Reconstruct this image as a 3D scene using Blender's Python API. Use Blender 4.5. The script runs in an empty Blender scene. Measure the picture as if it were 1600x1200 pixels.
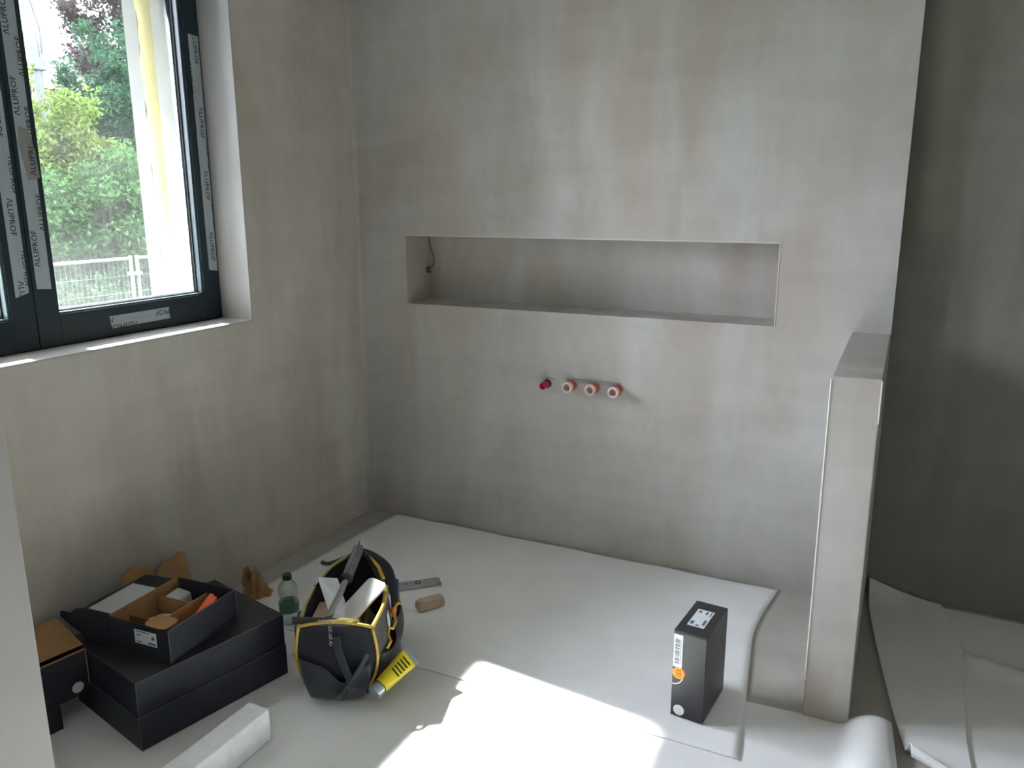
import bpy, bmesh, math, random
import numpy as np
from mathutils import Vector, Matrix
random.seed(7)
rng = np.random.default_rng(11)
scene = bpy.context.scene
C = scene.collection

# ------------------------------------------------------------------ camera
CAM = (2.2658, -3.0577, 1.5)
YAW, PITCH, ROLL, FPX = math.radians(25.9386), math.radians(-13.0639), math.radians(-0.1845), 1263.32
cd = bpy.data.cameras.new('camera'); cam = bpy.data.objects.new('camera', cd); C.objects.link(cam)
fwd = Vector((-math.sin(YAW)*math.cos(PITCH), math.cos(YAW)*math.cos(PITCH), math.sin(PITCH)))
rt = Vector((math.cos(YAW), math.sin(YAW), 0)); up = rt.cross(fwd)
r2 = math.cos(ROLL)*rt + math.sin(ROLL)*up; u2 = -math.sin(ROLL)*rt + math.cos(ROLL)*up
M4 = Matrix((r2, u2, -fwd)).transposed().to_4x4(); M4.translation = Vector(CAM)
cam.matrix_world = M4
cd.sensor_fit = 'HORIZONTAL'; cd.sensor_width = 36; cd.lens = 36*FPX/1600; cd.clip_start = .02; cd.clip_end = 200
scene.camera = cam

# ------------------------------------------------------------------ light
world = bpy.data.worlds.new('overcast_sky'); scene.world = world; world.use_nodes = True
bg = world.node_tree.nodes['Background']
# standard overcast luminance: L = Lz * (1 + 2 sin(elevation)) / 3
_n = world.node_tree.nodes; _l = world.node_tree.links
_tc = _n.new('ShaderNodeTexCoord'); _sx = _n.new('ShaderNodeSeparateXYZ'); _l.new(_tc.outputs['Generated'], _sx.inputs[0])
_mr = _n.new('ShaderNodeMapRange'); _mr.inputs[1].default_value = 0; _mr.inputs[2].default_value = 1; _mr.inputs[3].default_value = 1/3; _mr.inputs[4].default_value = 1
_l.new(_sx.outputs[2], _mr.inputs[0])
_ml = _n.new('ShaderNodeMath'); _ml.operation = 'MULTIPLY'; _ml.inputs[1].default_value = 3.9; _l.new(_mr.outputs[0], _ml.inputs[0]); _l.new(_ml.outputs[0], bg.inputs[1])
bg.inputs[0].default_value = (0.94, 0.945, 1.10, 1)
sd = bpy.data.lights.new('sun', 'SUN'); sun = bpy.data.objects.new('sun', sd); C.objects.link(sun)
sd.energy = 3.5; sd.angle = math.radians(1.6); sd.color = (1.0, .97, .92)
sundir = Vector((1.0, -.126, -.91)).normalized()
sun.rotation_euler = sundir.to_track_quat('-Z', 'Y').to_euler()
pd_ = bpy.data.lights.new('window_portal', 'AREA'); portal = bpy.data.objects.new('window_portal', pd_); C.objects.link(portal)
pd_.shape = 'RECTANGLE'; pd_.size = 1.6; pd_.size_y = 1.35; pd_.cycles.is_portal = True
pd2 = bpy.data.lights.new('added_door_portal', 'AREA'); portal2 = bpy.data.objects.new('added_door_portal', pd2); C.objects.link(portal2)  # sampling portal of the added glazed door
pd2.shape = 'RECTANGLE'; pd2.size = 1.7; pd2.size_y = 2.35; pd2.cycles.is_portal = True
portal2.location = (-.50, -3.46, 1.21); portal2.rotation_euler = Vector((1, 0, 0)).to_track_quat('-Z', 'Z').to_euler()
portal.location = (-.50, -1.475, 1.70); portal.rotation_euler = Vector((1, 0, 0)).to_track_quat('-Z', 'Z').to_euler()
vs = scene.view_settings
vs.view_transform = 'Standard'; vs.look = 'None'; vs.exposure = 4.0; vs.gamma = 1; vs.use_curve_mapping = False

# ------------------------------------------------------------------ materials
def lin(h):
    h = h.lstrip('#'); v = [int(h[i:i+2], 16)/255 for i in (0, 2, 4)]
    return tuple(((x+.055)/1.055)**2.4 if x > .04045 else x/12.92 for x in v) + (1,)
MATS = {}
def mat(name, col, rough=.6, metal=0, var=.0, vscale=20, bump=0, bscale=60, spec=.5, trans=0, sheen=0):
    m = bpy.data.materials.new(name); m.use_nodes = True; MATS[name] = m
    nt = m.node_tree; b = nt.nodes['Principled BSDF']
    c = lin(col) if isinstance(col, str) else col
    b.inputs['Base Color'].default_value = c; b.inputs['Roughness'].default_value = rough
    b.inputs['Metallic'].default_value = metal; b.inputs['Specular IOR Level'].default_value = spec
    if trans: b.inputs['Transmission Weight'].default_value = trans
    if sheen: b.inputs['Sheen Weight'].default_value = sheen
    tc = nt.nodes.new('ShaderNodeTexCoord')
    if var:
        n = nt.nodes.new('ShaderNodeTexNoise'); n.inputs['Scale'].default_value = vscale; n.inputs['Detail'].default_value = 5
        r = nt.nodes.new('ShaderNodeValToRGB'); nt.links.new(tc.outputs['Object'], n.inputs[0]); nt.links.new(n.outputs[0], r.inputs[0])
        r.color_ramp.elements[0].position = .3; r.color_ramp.elements[1].position = .7
        r.color_ramp.elements[0].color = tuple(max(0, x*(1-var)) for x in c[:3]) + (1,)
        r.color_ramp.elements[1].color = tuple(min(1, x*(1+var)) for x in c[:3]) + (1,)
        nt.links.new(r.outputs[0], b.inputs['Base Color'])
    if bump:
        n = nt.nodes.new('ShaderNodeTexNoise'); n.inputs['Scale'].default_value = bscale; n.inputs['Detail'].default_value = 6
        bp = nt.nodes.new('ShaderNodeBump'); bp.inputs['Strength'].default_value = bump; bp.inputs['Distance'].default_value = .01
        nt.links.new(tc.outputs['Object'], n.inputs[0]); nt.links.new(n.outputs[0], bp.inputs['Height']); nt.links.new(bp.outputs[0], b.inputs['Normal'])
    return m

def plaster(name, c0, c1, c2, seed=0.0):
    """microcement: cloudy trowelled greige with warm stains and vertical pull marks"""
    m = bpy.data.materials.new(name); m.use_nodes = True; MATS[name] = m
    nt = m.node_tree; N = nt.nodes; Lk = nt.links; b = N['Principled BSDF']
    b.inputs['Roughness'].default_value = .62; b.inputs['Specular IOR Level'].default_value = .35
    tc = N.new('ShaderNodeTexCoord')
    def noise(scale, det, dist, sc):
        mp = N.new('ShaderNodeMapping'); mp.inputs['Scale'].default_value = sc; mp.inputs['Location'].default_value = (seed, seed*1.7, seed*.6)
        n = N.new('ShaderNodeTexNoise'); n.inputs['Scale'].default_value = scale; n.inputs['Detail'].default_value = det; n.inputs['Distortion'].default_value = dist
        Lk.new(tc.outputs['Object'], mp.inputs[0]); Lk.new(mp.outputs[0], n.inputs[0]); return n.outputs[0]
    big = noise(1.6, 4, .6, (1, 1, .6)); pull = noise(5, 6, .4, (1, 1, .22)); fine = noise(22, 6, .2, (1, 1, .5)); horiz = noise(6, 5, .3, (.35, .35, 1.6))
    def ramp(src, p0, p1, a, bcol):
        r = N.new('ShaderNodeValToRGB'); r.color_ramp.elements[0].position = p0; r.color_ramp.elements[1].position = p1
        r.color_ramp.elements[0].color = a; r.color_ramp.elements[1].color = bcol; Lk.new(src, r.inputs[0]); return r.outputs[0]
    def mix(a, bb, f, t='MIX'):
        x = N.new('ShaderNodeMix'); x.data_type = 'RGBA'; x.blend_type = t
        if isinstance(f, float): x.inputs[0].default_value = f
        else: Lk.new(f, x.inputs[0])
        Lk.new(a, x.inputs[6]); Lk.new(bb, x.inputs[7]); return x.outputs[2]
    base = ramp(big, .34, .66, lin(c1), lin(c0))
    st = ramp(pull, .40, .66, lin(c2), lin(c0))
    msk = ramp(big, .40, .62, (.75, .75, .75, 1), (.22, .22, .22, 1))
    col = mix(base, st, msk)
    g = ramp(fine, .3, .7, (.96, .96, .96, 1), (1.03, 1.03, 1.03, 1)); col = mix(col, g, 1.0, 'MULTIPLY')
    g2 = ramp(horiz, .35, .65, (.95, .95, .95, 1), (1.04, 1.04, 1.04, 1)); col = mix(col, g2, 1.0, 'MULTIPLY')
    Lk.new(col, b.inputs['Base Color'])
    bp = N.new('ShaderNodeBump'); bp.inputs['Strength'].default_value = .10; bp.inputs['Distance'].default_value = .01
    Lk.new(pull, bp.inputs['Height']); Lk.new(bp.outputs[0], b.inputs['Normal'])
    return m

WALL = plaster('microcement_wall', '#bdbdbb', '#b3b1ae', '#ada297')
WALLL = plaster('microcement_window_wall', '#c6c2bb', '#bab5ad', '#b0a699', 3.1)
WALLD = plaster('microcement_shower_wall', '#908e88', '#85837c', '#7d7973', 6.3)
SCREED = plaster('screed_floor', '#bab6b0', '#aeaaa4', '#a39b92', 9.0)
mat('white_plaster', '#aeacaa', .8, var=.05, vscale=6, bump=.05, bscale=30)
mat('bead_white', '#d9d6d0', .7)
mat('felt', '#eceded', .95, var=.03, vscale=5, bump=.10, bscale=180, spec=.1)
mat('felt_back', '#b9bab5', .95, var=.03, vscale=5, spec=.1)
mat('frame_anthracite', '#11252d', .5, var=.08, vscale=30)
mat('frame_bead', '#54656f', .3, var=.05)
mat('spacer_alu', '#aeb6ba', .3, .7)
mat('gasket', '#0c1114', .6)
mat('tape', '#a3acb2', .45, var=.05, vscale=15)
mat('tape_torn', '#8b8b87', .6, var=.1, vscale=30)
mat('ink', '#15191d', .6)
mat('fine_print', '#7d868c', .6)
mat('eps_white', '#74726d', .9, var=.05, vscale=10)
mat('foam_yellow', '#8a8058', .9, var=.10, vscale=12)
mat('render_outer', '#6d6b69', .9, var=.06, vscale=7)
mat('orange_plastic', '#c2542a', .4)
mat('red_plastic', '#c22234', .35)
mat('cap_white', '#e9d9d4', .45)
mat('cap_inside', '#a98c86', .6)
mat('zinc', '#9aa0a8', .4, .6)
mat('rubber_black', '#0d0e10', .6)
mat('cable_grey', '#544f4b', .6)
mat('box_black', '#272a35', .5, var=.10, vscale=9, spec=.4)
mat('box_black_gloss', '#26262b', .38, var=.08, vscale=6)
mat('box_edge', '#5d5d63', .6)
mat('kraft', '#a87f55', .85, var=.10, vscale=14, bump=.04, bscale=80)
mat('kraft_dark', '#8d6746', .9, var=.12, vscale=14)
mat('paper', '#c4c6c8', .8, var=.05, vscale=12)
mat('label_white', '#d5dadd', .5)
mat('label_ink', '#5c656b', .6)
mat('orange_sticker', '#f59a12', .5)
mat('orange_ink', '#a85a08', .6)
mat('orange_strip', '#f2621b', .45)
mat('nylon_navy', '#1c1f2a', .85, var=.18, vscale=40, bump=.12, bscale=300, sheen=.2)
mat('nylon_pocket', '#2b2f3a', .85, var=.15, vscale=40, bump=.12, bscale=300, sheen=.2)
mat('nylon_grey', '#3e3c42', .85, var=.12, vscale=40, bump=.12, bscale=300, sheen=.2)
mat('webbing', '#25252b', .85, var=.1, vscale=60)
mat('piping_yellow', '#c4a13f', .7, var=.12, vscale=40)
mat('piping_pale', '#b8ad7c', .7, var=.15, vscale=40)
mat('chrome', '#b9bcbe', .25, 1)
mat('grip_grey', '#6f7073', .7, var=.3, vscale=60)
mat('steel', '#b4b7b8', .55, .45, var=.08, vscale=30)
mat('steel_dark', '#4c4d4e', .5, .6)
mat('white_plastic', '#d9dadb', .4)
mat('wood_old', '#b7a08c', .85, var=.12, vscale=25, bump=.1, bscale=60)
mat('wood_pale', '#c4b6a4', .85, var=.1, vscale=25)
mat('mess_grey', '#77716a', .8, var=.3, vscale=60)
mat('teal_plastic', '#3f5c5c', .5)
mat('purple_plastic', '#3c3a78', .5)
mat('tube_yellow', '#d5c31a', .4, var=.06, vscale=20)
mat('bottle_green', '#0f5a35', .4)
mat('bottle_label', '#4a7f63', .5)
mat('white_block', '#f6f7fa', .9, var=.05, vscale=30, bump=.25, bscale=45)
mat('bark', '#1d1a17', .95, var=.2, vscale=20)
mat('grass', '#3a4a2c', .95, var=.2, vscale=3)
mat('galvanised', '#3d4343', .6, 0)
mat('roof_tile', '#332f2c', .9, var=.15, vscale=2)
mat('house_wall', '#5a5650', .9)
mat('mast_grey', '#202427', .6)
mat('ceiling_white', '#cfcdca', .9)

def leafmat(name, cols, transl=.45):
    m = bpy.data.materials.new(name); m.use_nodes = True; MATS[name] = m
    nt = m.node_tree; N = nt.nodes; out = N['Material Output']; N.remove(N['Principled BSDF'])
    g = N.new('ShaderNodeNewGeometry'); r = N.new('ShaderNodeValToRGB')
    nt.links.new(g.outputs['Random Per Island'], r.inputs[0])
    els = r.color_ramp.elements
    while len(els) < len(cols): els.new(.5)
    for i, c in enumerate(cols): els[i].position = i/(len(cols)-1); els[i].color = lin(c)
    d = N.new('ShaderNodeBsdfDiffuse'); t = N.new('ShaderNodeBsdfTranslucent'); mx = N.new('ShaderNodeMixShader'); mx.inputs[0].default_value = transl
    for s in (d, t): nt.links.new(r.outputs[0], s.inputs[0])
    nt.links.new(d.outputs[0], mx.inputs[1]); nt.links.new(t.outputs[0], mx.inputs[2]); nt.links.new(mx.outputs[0], out.inputs[0])
leafmat('leaf_mid', ['#1b2d19', '#253a21', '#34492a', '#203321'])
leafmat('leaf_light', ['#2f401b', '#3c4a21', '#485229', '#364521'])
leafmat('leaf_dark', ['#15261c', '#1d3023', '#283c2a', '#15261c'])
leafmat('leaf_plum', ['#221c1e', '#292223', '#322b2a', '#20231e'])

def glassmat():
    m = bpy.data.materials.new('dusty_glass'); m.use_nodes = True; MATS['dusty_glass'] = m
    nt = m.node_tree; N = nt.nodes; Lk = nt.links; out = N['Material Output']; N.remove(N['Principled BSDF'])
    tr = N.new('ShaderNodeBsdfTransparent'); tr.inputs[0].default_value = (.93, .96, .95, 1)
    gl = N.new('ShaderNodeBsdfGlossy'); gl.inputs['Roughness'].default_value = .03
    du = N.new('ShaderNodeBsdfTranslucent'); du.inputs[0].default_value = (.88, .92, .92, 1)
    fr = N.new('ShaderNodeFresnel'); fr.inputs[0].default_value = 1.45
    tc = N.new('ShaderNodeTexCoord')
    mp = N.new('ShaderNodeMapping'); mp.inputs['Scale'].default_value = (1, 14, 2.5)
    n = N.new('ShaderNodeTexNoise'); n.inputs['Scale'].default_value = 4; n.inputs['Detail'].default_value = 8
    Lk.new(tc.outputs['Object'], mp.inputs[0]); Lk.new(mp.outputs[0], n.inputs[0])
    n2 = N.new('ShaderNodeTexNoise'); n2.inputs['Scale'].default_value = 3; n2.inputs['Detail'].default_value = 4
    Lk.new(tc.outputs['Object'], n2.inputs[0])
    # splashed dust is thicker low on the pane (height in metres, objects sit at world origin)
    sx = N.new('ShaderNodeSeparateXYZ'); Lk.new(tc.outputs['Object'], sx.inputs[0])
    mr = N.new('ShaderNodeMapRange'); mr.inputs[1].default_value = 1.13; mr.inputs[2].default_value = 1.42; mr.inputs[3].default_value = .018; mr.inputs[4].default_value = .0
    Lk.new(sx.outputs[2], mr.inputs[0])
    mu = N.new('ShaderNodeMath'); mu.operation = 'MULTIPLY'; Lk.new(mr.outputs[0], mu.inputs[0]); Lk.new(n.outputs[0], mu.inputs[1])
    r2_ = N.new('ShaderNodeMapRange'); r2_.inputs[1].default_value = .35; r2_.inputs[2].default_value = .7; r2_.inputs[3].default_value = .002; r2_.inputs[4].default_value = .008
    Lk.new(n2.outputs[0], r2_.inputs[0])
    ad = N.new('ShaderNodeMath'); ad.operation = 'ADD'; Lk.new(mu.outputs[0], ad.inputs[0]); Lk.new(r2_.outputs[0], ad.inputs[1])
    m1 = N.new('ShaderNodeMixShader'); Lk.new(ad.outputs[0], m1.inputs[0]); Lk.new(tr.outputs[0], m1.inputs[1]); Lk.new(du.outputs[0], m1.inputs[2])
    m2 = N.new('ShaderNodeMixShader'); Lk.new(fr.outputs[0], m2.inputs[0]); Lk.new(m1.outputs[0], m2.inputs[1]); Lk.new(gl.outputs[0], m2.inputs[2])
    Lk.new(m2.outputs[0], out.inputs[0])
glassmat()
def clearmat(name, tint, refl=.12):
    m = bpy.data.materials.new(name); m.use_nodes = True; MATS[name] = m
    nt = m.node_tree; N = nt.nodes; Lk = nt.links; out = N['Material Output']; N.remove(N['Principled BSDF'])
    tr = N.new('ShaderNodeBsdfTransparent'); tr.inputs[0].default_value = tint
    gl = N.new('ShaderNodeBsdfGlossy'); gl.inputs['Roughness'].default_value = .12
    lw = N.new('ShaderNodeLayerWeight'); lw.inputs[0].default_value = .35
    m2 = N.new('ShaderNodeMixShader'); Lk.new(lw.outputs['Facing'], m2.inputs[0]); Lk.new(tr.outputs[0], m2.inputs[1]); Lk.new(gl.outputs[0], m2.inputs[2])
    Lk.new(m2.outputs[0], out.inputs[0])
clearmat('clear_pet', (.90, .94, .91, 1))

# ------------------------------------------------------------------ mesh helpers
class MB:
    def __init__(s, M=None): s.bm = bmesh.new(); s.M = M or Matrix.Identity(4)
    def _v(s, p): return s.bm.verts.new(s.M @ Vector(p))
    def box(s, x0, x1, y0, y1, z0, z1, M=None):
        M = M or Matrix.Identity(4)
        v = [s._v(M @ Vector(p)) for p in ((x0,y0,z0),(x1,y0,z0),(x1,y1,z0),(x0,y1,z0),(x0,y0,z1),(x1,y0,z1),(x1,y1,z1),(x0,y1,z1))]
        for f in ((3,2,1,0),(4,5,6,7),(0,1,5,4),(1,2,6,5),(2,3,7,6),(3,0,4,7)): s.bm.faces.new([v[i] for i in f])
        return s
    def hexa(s, b, t):
        v = [s._v(p) for p in list(b)+list(t)]
        for f in ((3,2,1,0),(4,5,6,7),(0,1,5,4),(1,2,6,5),(2,3,7,6),(3,0,4,7)): s.bm.faces.new([v[i] for i in f])
        return s
    def poly_prism(s, pts, n, d):
        """extrude a planar polygon along vector n by d"""
        n = Vector(n).normalized()*d; k = len(pts)
        a = [s._v(p) for p in pts]; b = [s._v(Vector(p)+n) for p in pts]
        s.bm.faces.new(a[::-1]); s.bm.faces.new(b)
        for i in range(k): s.bm.faces.new([a[i], a[(i+1) % k], b[(i+1) % k], b[i]])
        return s
    def tube(s, pts, r, n=8, caps=True, flat=None):
        pts = [Vector(p) for p in pts]; rings = []; m = len(pts)
        rs = r if isinstance(r, (list, tuple)) else [r]*m
        prev = None
        for i, p in enumerate(pts):
            t = (pts[min(i+1, m-1)]-pts[max(i-1, 0)]).normalized()
            if prev is None:
                a = Vector((0,0,1)) if abs(t.z) < .9 else Vector((1,0,0)); u = t.cross(a).normalized()
            else: u = (prev - t*prev.dot(t)).normalized()
            prev = u; w = t.cross(u)
            fl = flat or 1
            rings.append([s._v(p + (u*math.cos(q)*fl + w*math.sin(q))*rs[i]) for q in [2*math.pi*j/n for j in range(n)]])
        for i in range(m-1):
            for j in range(n): s.bm.faces.new([rings[i][j], rings[i][(j+1) % n], rings[i+1][(j+1) % n], rings[i+1][j]])
        if caps: s.bm.faces.new(rings[0][::-1]); s.bm.faces.new(rings[-1])
        return s
    def lathe(s, prof, M, n=24, cap0=True, cap1=True):
        rings = [[s._v(M @ Vector((r*math.cos(2*math.pi*j/n), r*math.sin(2*math.pi*j/n), z))) for j in range(n)] for r, z in prof]
        for i in range(len(prof)-1):
            for j in range(n): s.bm.faces.new([rings[i][j], rings[i][(j+1) % n], rings[i+1][(j+1) % n], rings[i+1][j]])
        if cap0: s.bm.faces.new(rings[0][::-1])
        if cap1: s.bm.faces.new(rings[-1])
        return s
    def grid(s, fn, nu, nv, closed_u=False):
        V = [[s._v(fn(i/nu, j/nv)) for j in range(nv+1)] for i in range(nu+1)]
        for i in range(nu):
            for j in range(nv): s.bm.faces.new([V[i][j], V[i+1][j], V[i+1][j+1], V[i][j+1]])
        return s
    def disc(s, c, u, v, ru, rv, n=24):
        c, u, v = Vector(c), Vector(u), Vector(v)
        s.bm.faces.new([s._v(c + u*ru*math.cos(2*math.pi*j/n) + v*rv*math.sin(2*math.pi*j/n)) for j in range(n)]); return s
    def build(s, name, m, parent=None, bevel=0, smooth=False, solid=0, subd=0, flipcheck=True, seg=2):
        bmesh.ops.recalc_face_normals(s.bm, faces=s.bm.faces)
        if bevel:
            bmesh.ops.bevel(s.bm, geom=list(s.bm.edges), offset=bevel, segments=seg, affect='EDGES', profile=.5, clamp_overlap=True)
        me = bpy.data.meshes.new(name); s.bm.to_mesh(me); s.bm.free()
        me.materials.append(MATS[m] if isinstance(m, str) else m)
        o = bpy.data.objects.new(name, me); C.objects.link(o)
        if parent is not None:
            o.parent = parent
            o.matrix_parent_inverse = pinv(parent)
        if smooth:
            for p in me.polygons: p.use_smooth = True
        if solid:
            q = o.modifiers.new('thickness', 'SOLIDIFY'); q.thickness = solid; q.offset = -1
        if subd:
            q = o.modifiers.new('smooth', 'SUBSURF'); q.levels = subd; q.render_levels = subd
        return o
def pinv(p):
    M = Matrix.Identity(4); ch = []
    while p is not None: ch.append(p); p = p.parent
    for q in reversed(ch): M = M @ q.matrix_parent_inverse @ q.matrix_basis
    return M.inverted()
def tag(o, label, cat, group=None, kind=None):
    o['label'] = label; o['category'] = cat
    if group: o['group'] = group
    if kind: o['kind'] = kind
    return o
def struct(o, label=None):
    o['kind'] = 'structure'
    if label: o['label'] = label
    return o
def thing(name, label, cat, loc, group=None):
    o = bpy.data.objects.new(name, None); C.objects.link(o); o.location = loc; o.empty_display_size = .05
    return tag(o, label, cat, group)
def text_bm(txt, size, O, ux, uy, clip=None, bold=0.0):
    """flat lettering: baseline start O, reading direction ux, letter-up uy; clip = list of (co, no) half spaces kept on the -no side"""
    cu = bpy.data.curves.new('t', 'FONT'); cu.body = txt; cu.size = size; cu.resolution_u = 3; cu.offset = bold; cu.space_character = 1.08
    ob = bpy.data.objects.new('t', cu); C.objects.link(ob)
    dg = bpy.context.evaluated_depsgraph_get(); me = bpy.data.meshes.new_from_object(ob.evaluated_get(dg))
    bpy.data.objects.remove(ob); bpy.data.curves.remove(cu)
    ux, uy, O = Vector(ux), Vector(uy), Vector(O)
    bm = bmesh.new(); bm.from_mesh(me); bpy.data.meshes.remove(me)
    for v in bm.verts: v.co = O + ux*v.co.x + uy*v.co.y
    for co, no in clip or []:
        bmesh.ops.bisect_plane(bm, geom=list(bm.verts)+list(bm.edges)+list(bm.faces), plane_co=co, plane_no=no, clear_outer=True)
    return bm
def lettering(parent, texts, m='ink', name='lettering'):
    """texts: list of text_bm meshes merged into one flat print"""
    mb = MB(); mb.bm.free(); mb.bm = bmesh.new()
    for t in texts:
        me = bpy.data.meshes.new('x'); t.to_mesh(me); t.free(); mb.bm.from_mesh(me); bpy.data.meshes.remove(me)
    if not mb.bm.faces: mb.bm.free(); return None
    me = bpy.data.meshes.new(name); mb.bm.to_mesh(me); mb.bm.free(); me.materials.append(MATS[m])
    o = bpy.data.objects.new(name, me); C.objects.link(o); o.parent = parent; o.matrix_parent_inverse = pinv(parent); return o
def RZ(a): return Matrix.Rotation(a, 4, 'Z')
def TR(*p): return Matrix.Translation(Vector(p))

# ------------------------------------------------------------------ the room
XE, HP, PL, PDP = 2.237, 1.031, 2.112, -.788       # end of the back wall, half wall height / left / front
WY1, WY0, WZ0, WZ1 = -.70, -2.25, 1.034, 2.36      # window opening
TW = .53                                           # thickness of the outer wall
CEIL, XR, YR, YREC = 2.70, 3.30, -5.2, .13
struct(MB().box(-TW, XR+.2, YR-.2, .6, -.15, 0).build('floor', SCREED), 'grey screed floor, mostly under white protective sheets')
struct(MB().box(-TW, XR+.2, YR-.2, .6, CEIL, CEIL+.2).build('ceiling', 'ceiling_white'), 'pale plastered ceiling above the frame')
m = MB()
VY0, VY1, VZ0 = -4.30, -2.62, .06                             # opening for an added glazed door, unseen behind the camera
for a in ((-TW, 0, YR, VY0, 0, CEIL), (-TW, 0, VY1, WY0, 0, CEIL), (-TW, 0, WY1, .6, 0, CEIL), (-TW, 0, VY0, VY1, 0, VZ0), (-TW, 0, VY0, VY1, WZ1, CEIL), (-TW, 0, WY0, WY1, 0, WZ0), (-TW, 0, WY0, WY1, WZ1, CEIL)): m.box(*a)
wl = struct(m.build('wall_left', WALLL), 'greige microcement window wall')
# back wall with recessed niche
NX0, NX1, NZ0, NZ1, ND = .258, 1.849, 1.033, 1.334, .20
m = MB()
for a in ((0, NX0, 0, .34, 0, CEIL), (NX1, XE, 0, .34, 0, CEIL), (NX0, NX1, 0, .34, 0, NZ0), (NX0, NX1, 0, .34, NZ1, CEIL), (NX0, NX1, ND, .34, NZ0, NZ1)): m.box(*a)
wb = struct(m.build('wall_back', WALL), 'greige microcement wall with a long recessed niche')
m = MB()
for (a, b) in (((NX0, NZ1), (NX1, NZ1)), ((NX1, NZ0), (NX1, NZ1))): m.tube([(a[0], -.0003, a[1]), (b[0], -.0003, b[1])], .0022, 6)
m.build('corner_bead', 'bead_white', wb)
# cornered cove where window wall and back wall meet
def cove(u, v):
    a = u*math.pi/2; r = .018; return (r - r*math.sin(a) + .0002, -r + r*math.cos(a) - .0002, v*CEIL)
MB().grid(cove, 6, 1).build('corner_cove', WALL, wb, smooth=True)
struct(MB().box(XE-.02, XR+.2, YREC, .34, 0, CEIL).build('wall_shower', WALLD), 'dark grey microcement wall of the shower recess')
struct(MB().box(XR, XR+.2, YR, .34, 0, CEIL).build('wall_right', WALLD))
struct(MB().box(-TW, XR+.2, YR-.2, YR, 0, CEIL).build('wall_rear', WALL))
struct(MB().box(0, 1.086, -2.47, -2.35, 0, CEIL).build('wall_front', 'white_plaster', bevel=.004), 'pale plastered end of a wall at the left edge')
hw = struct(MB().box(PL, XE, PDP, .01, 0, HP).build('wall_half', WALL, bevel=.003), 'greige half-height partition wall beside the shower recess')
m = MB(); m.tube([(PL, PDP, .12), (PL, PDP, HP-.01)], .0028, 6); m.build('corner_bead', 'bead_white', hw)
m = MB(); m.tube([(XE-.001, PDP+.001, HP-.12), (XE-.001, PDP+.001, HP-.005)], .0022, 6); m.build('corner_bead', 'bead_white', hw)
# unseen slab added outside over the window to cut off the sun patch
struct(MB().box(-1.20, -TW, -6, 2.2, 2.65, 2.85).build('added_shade_slab', 'render_outer'), 'unseen slab added outside above the window to trim the sun patch')
# lining of the window opening
MB().box(-.15, .0015, WY0, WY1, WZ0-.004, WZ0+.003).build('sill', 'white_plaster', wl)
MB().box(-.15, .0010, WY1-.003, WY1+.004, WZ0, WZ1).build('jamb_lining', 'white_plaster', wl)
MB().box(-.385, -.24, WY1-.004, WY1+.004, WZ0, WZ1).build('insulation_edge', 'eps_white', wl)
def foam(u, v):
    z = WZ0 + v*(WZ1-WZ0); w = .006*math.sin(z*23)+.005*math.sin(z*57+1)
    return (-.385 - u*(.082+w), WY1 - .010*math.sin(math.pi*u) - .003, z)
MB().grid(foam, 6, 60).build('foam_strip', 'foam_yellow', wl, smooth=True)
MB().box(-TW-.002, -.46, WY1-.006, WY1+.004, WZ0, WZ1).build('outer_render', 'render_outer', wl)

# ------------------------------------------------------------------ window
wn = bpy.data.objects.new('window_1', None); C.objects.link(wn); wn.location = (-.19, -1.475, WZ0); struct(wn, 'anthracite aluminium two-sash window with taped frame')
FX = -.15
YM = -1.462
m = MB()
for a in ((FX-.085, FX-.012, WY0, WY0+.045, WZ0, WZ1), (FX-.085, FX-.012, WY1-.045, WY1, WZ0, WZ1), (FX-.085, FX-.012, WY0, WY1, WZ0, WZ0+.045), (FX-.085, FX-.012, WY0, WY1, WZ1-.045, WZ1)): m.box(*a)
m.build('frame', 'frame_anthracite', wn)
def sash(y0, y1, gy0, gy1):
    z0, z1, gz0, gz1 = WZ0+.006, WZ1-.006, 1.138, WZ1-.10
    m = MB()
    for a in ((FX-.075, FX, y0, gy0, z0, z1), (FX-.075, FX, gy1, y1, z0, z1), (FX-.075, FX, gy0, gy1, z0, gz0), (FX-.075, FX, gy0, gy1, gz1, z1)): m.box(*a)
    s = m.build('sash', 'frame_anthracite', wn, bevel=.0015)
    # glazing bead, gasket and spacer step back toward the pane
    def ring(name, d, w, x0, x1, mm):
        m = MB()
        a0, a1, b0, b1 = gy0+d, gy1-d, gz0+d, gz1-d
        for a in ((x0, x1, a0, a0+w, b0, b1), (x0, x1, a1-w, a1, b0, b1), (x0, x1, a0+w, a1-w, b0, b0+w), (x0, x1, a0+w, a1-w, b1-w, b1)): m.box(*a)
        return m.build(name, mm, s)
    ring('glazing_bead', 0, .006, FX-.03, FX-.008, 'frame_bead')
    ring('gasket', .0, .010, FX-.036, FX-.03, 'gasket')
    ring('spacer_bar', .0, .014, FX-.052, FX-.042, 'spacer_alu')
    MB().box(FX-.042, FX-.038, gy0, gy1, gz0, gz1).build('pane', 'dusty_glass', s)
    return s
s1 = sash(YM+.0015, WY1-.004, -1.385, -.784)
s2 = sash(WY0+.004, YM-.0015, -2.165, -1.541)
w2 = bpy.data.objects.new('added_fill_door', None); C.objects.link(w2); w2.location = (-.19, -3.46, VZ0); struct(w2, 'anthracite glazed door added unseen behind the camera for fill light')  # unseen door, put in to let more daylight in from behind
m = MB()
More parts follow.
